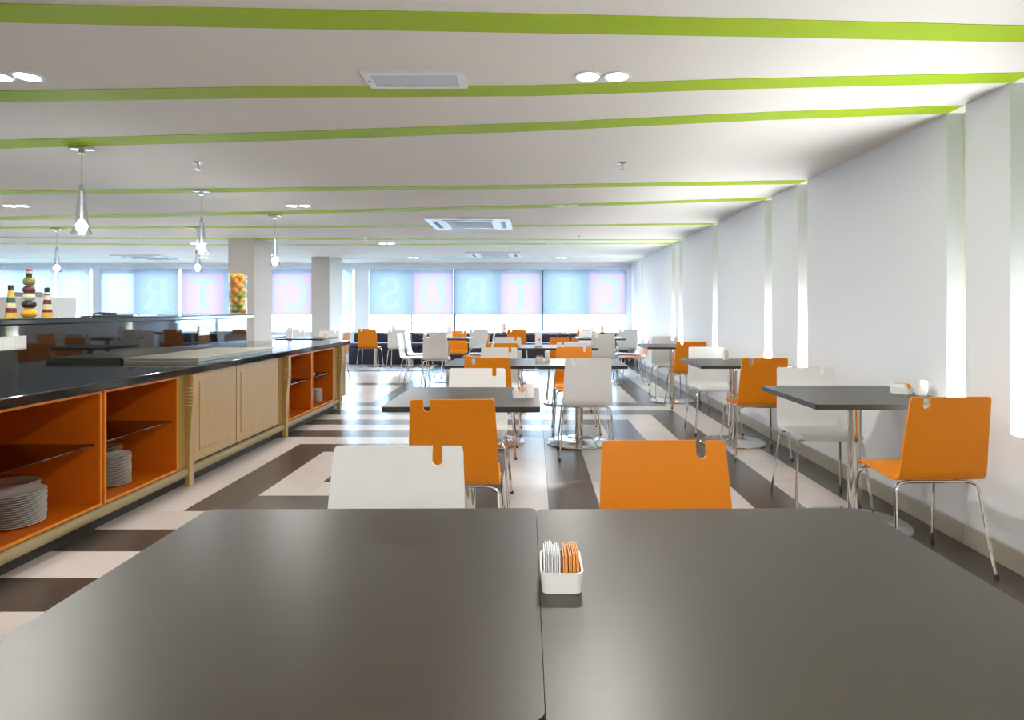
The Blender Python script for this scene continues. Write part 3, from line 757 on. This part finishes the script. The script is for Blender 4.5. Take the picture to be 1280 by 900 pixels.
# pendants
pn = thing('pendant_lamp', 'x', 'pendant lamp')
MB().box(-.065, .065, -.035, .035, -.022, -.0005, bev=.003).lathe([(.018, -.022), (.018, -.05), (0, -.05)], 12).build('canopy', M['chrome'], pn)
MB().tube([(0, 0, -.05), (0, 0, -.30)], .003, 6).build('cord', M['steel'], pn)
MB().lathe([(.012, -.25), (.020, -.30), (.029, -.40), (.038, -.50), (.048, -.55), (.066, -.585), (.063, -.585), (.045, -.55), (.035, -.50), (.026, -.40), (.017, -.30), (.010, -.25)], 24).build('lamp_shade', M['clear'], pn)
MB().tube([(0, 0, -.30), (0, 0, -.50)], .008, 10).build('stem', M['plastic'], pn)
MB().lathe([(0, -.49), (.02, -.50), (.034, -.53), (.028, -.56), (0, -.572)], 16).build('bulb', M['bulb'], pn)
lp = bpy.data.lights.new('pendant_light', 'POINT'); lp.energy = PEND_W; lp.shadow_soft_size = .03; lp.color = (1, .98, .95)
lo = bpy.data.objects.new('pendant_light', lp); C.objects.link(lo); lo.parent = pn; lo.location = (0, 0, -.62)
pnu = []
for x, yy, lab in ((-3.02, 4.19, 'nearest glass pendant lamp above the serving counter'), (-3.02, 5.70, 'second glass pendant lamp over the counter'), (-2.97, 7.19, 'third glass pendant lamp, left of the ceiling cassette'),
                   (-4.45, 8.30, 'glass pendant lamp farther back, just below the second one'), (-6.38, 8.39, 'glass pendant lamp at far left above the bottles')):
    place(pn, pnu, (x, yy, ZC), 0, lab, 'glass pendant lamps')
# emergency light
t = thing('emergency_light', 'flush rectangular emergency light in the ceiling near the camera', 'ceiling light', (-.56, 2.965, ZC))
f = MB(); f.box(-.235, .235, -.10, -.075, -.012, 0); f.box(-.235, .235, .075, .10, -.012, 0); f.box(-.235, -.20, -.075, .075, -.012, 0); f.box(.20, .235, -.075, .075, -.012, 0)
f.build('frame', M['plastic'], t)
MB().box(-.199, .199, -.074, .074, -.009, -.001, bev=.002).build('diffuser', M['diffuser'], t)
MB().lathe([(0, -.0135), (.007, -.0135), (.007, -.0125), (0, -.0125)], 10).build('test_button', M['dark_pl'], t, (-.217, .0, 0))
# AC cassettes
def cassette(x, y_, lab):
    t = thing('air_conditioner', lab, 'air conditioner', (x, y_, ZC), 0, 'ceiling air conditioner cassettes')
    MB().prism(rrect(1.02, 1.02, .03), 'z', -.022, -.0005).build('panel', M['plastic'], t)
    MB().box(-.27, .27, -.27, .27, -.026, -.0225).build('grille', M['grey_pl'], t)
    for k in range(9): MB().box(-.26, .26, -.252+k*.06, -.236+k*.06, -.030, -.0265).build('slat', M['plastic'], t)
    for a, b_, c, d in ((-.3, .3, -.44, -.385), (-.3, .3, .385, .44), (-.44, -.385, -.3, .3), (.385, .44, -.3, .3)):
        MB().box(a, b_, c, d, -.0245, -.0225).build('air_outlet', M['dark_pl'], t)
cassette(-.80, 7.93, 'white ceiling cassette air conditioner nearest, above the middle tables')
cassette(-.78, 12.4, 'white ceiling cassette air conditioner near the far windows')
cassette(-7.95, 13.0, 'white ceiling cassette air conditioner at far left')
# sprinklers
sp = thing('sprinkler', 'x', 'sprinkler')
MB().lathe([(0, 0), (.036, 0), (.034, -.008), (.012, -.012), (0, -.012)], 16).build('rose', M['steel'], sp)
MB().lathe([(.010, -.012), (.010, -.035), (.004, -.045), (.004, -.05), (.018, -.052), (.018, -.055), (0, -.055)], 12).build('head', M['steel'], sp)
spu = []
for x, yy, lab in ((.65, 4.65, 'ceiling sprinkler right of centre, nearest one'), (-2.49, 4.65, 'ceiling sprinkler above the counter, left of centre'), (.66, 9.3, 'tiny far ceiling sprinkler right of centre'),
                   (-2.55, 9.5, 'tiny far ceiling sprinkler above the white chairs'), (-6.0, 9.6, 'tiny far ceiling sprinkler at left')):
    place(sp, spu, (x, yy, ZC), 0, lab, 'ceiling sprinklers')
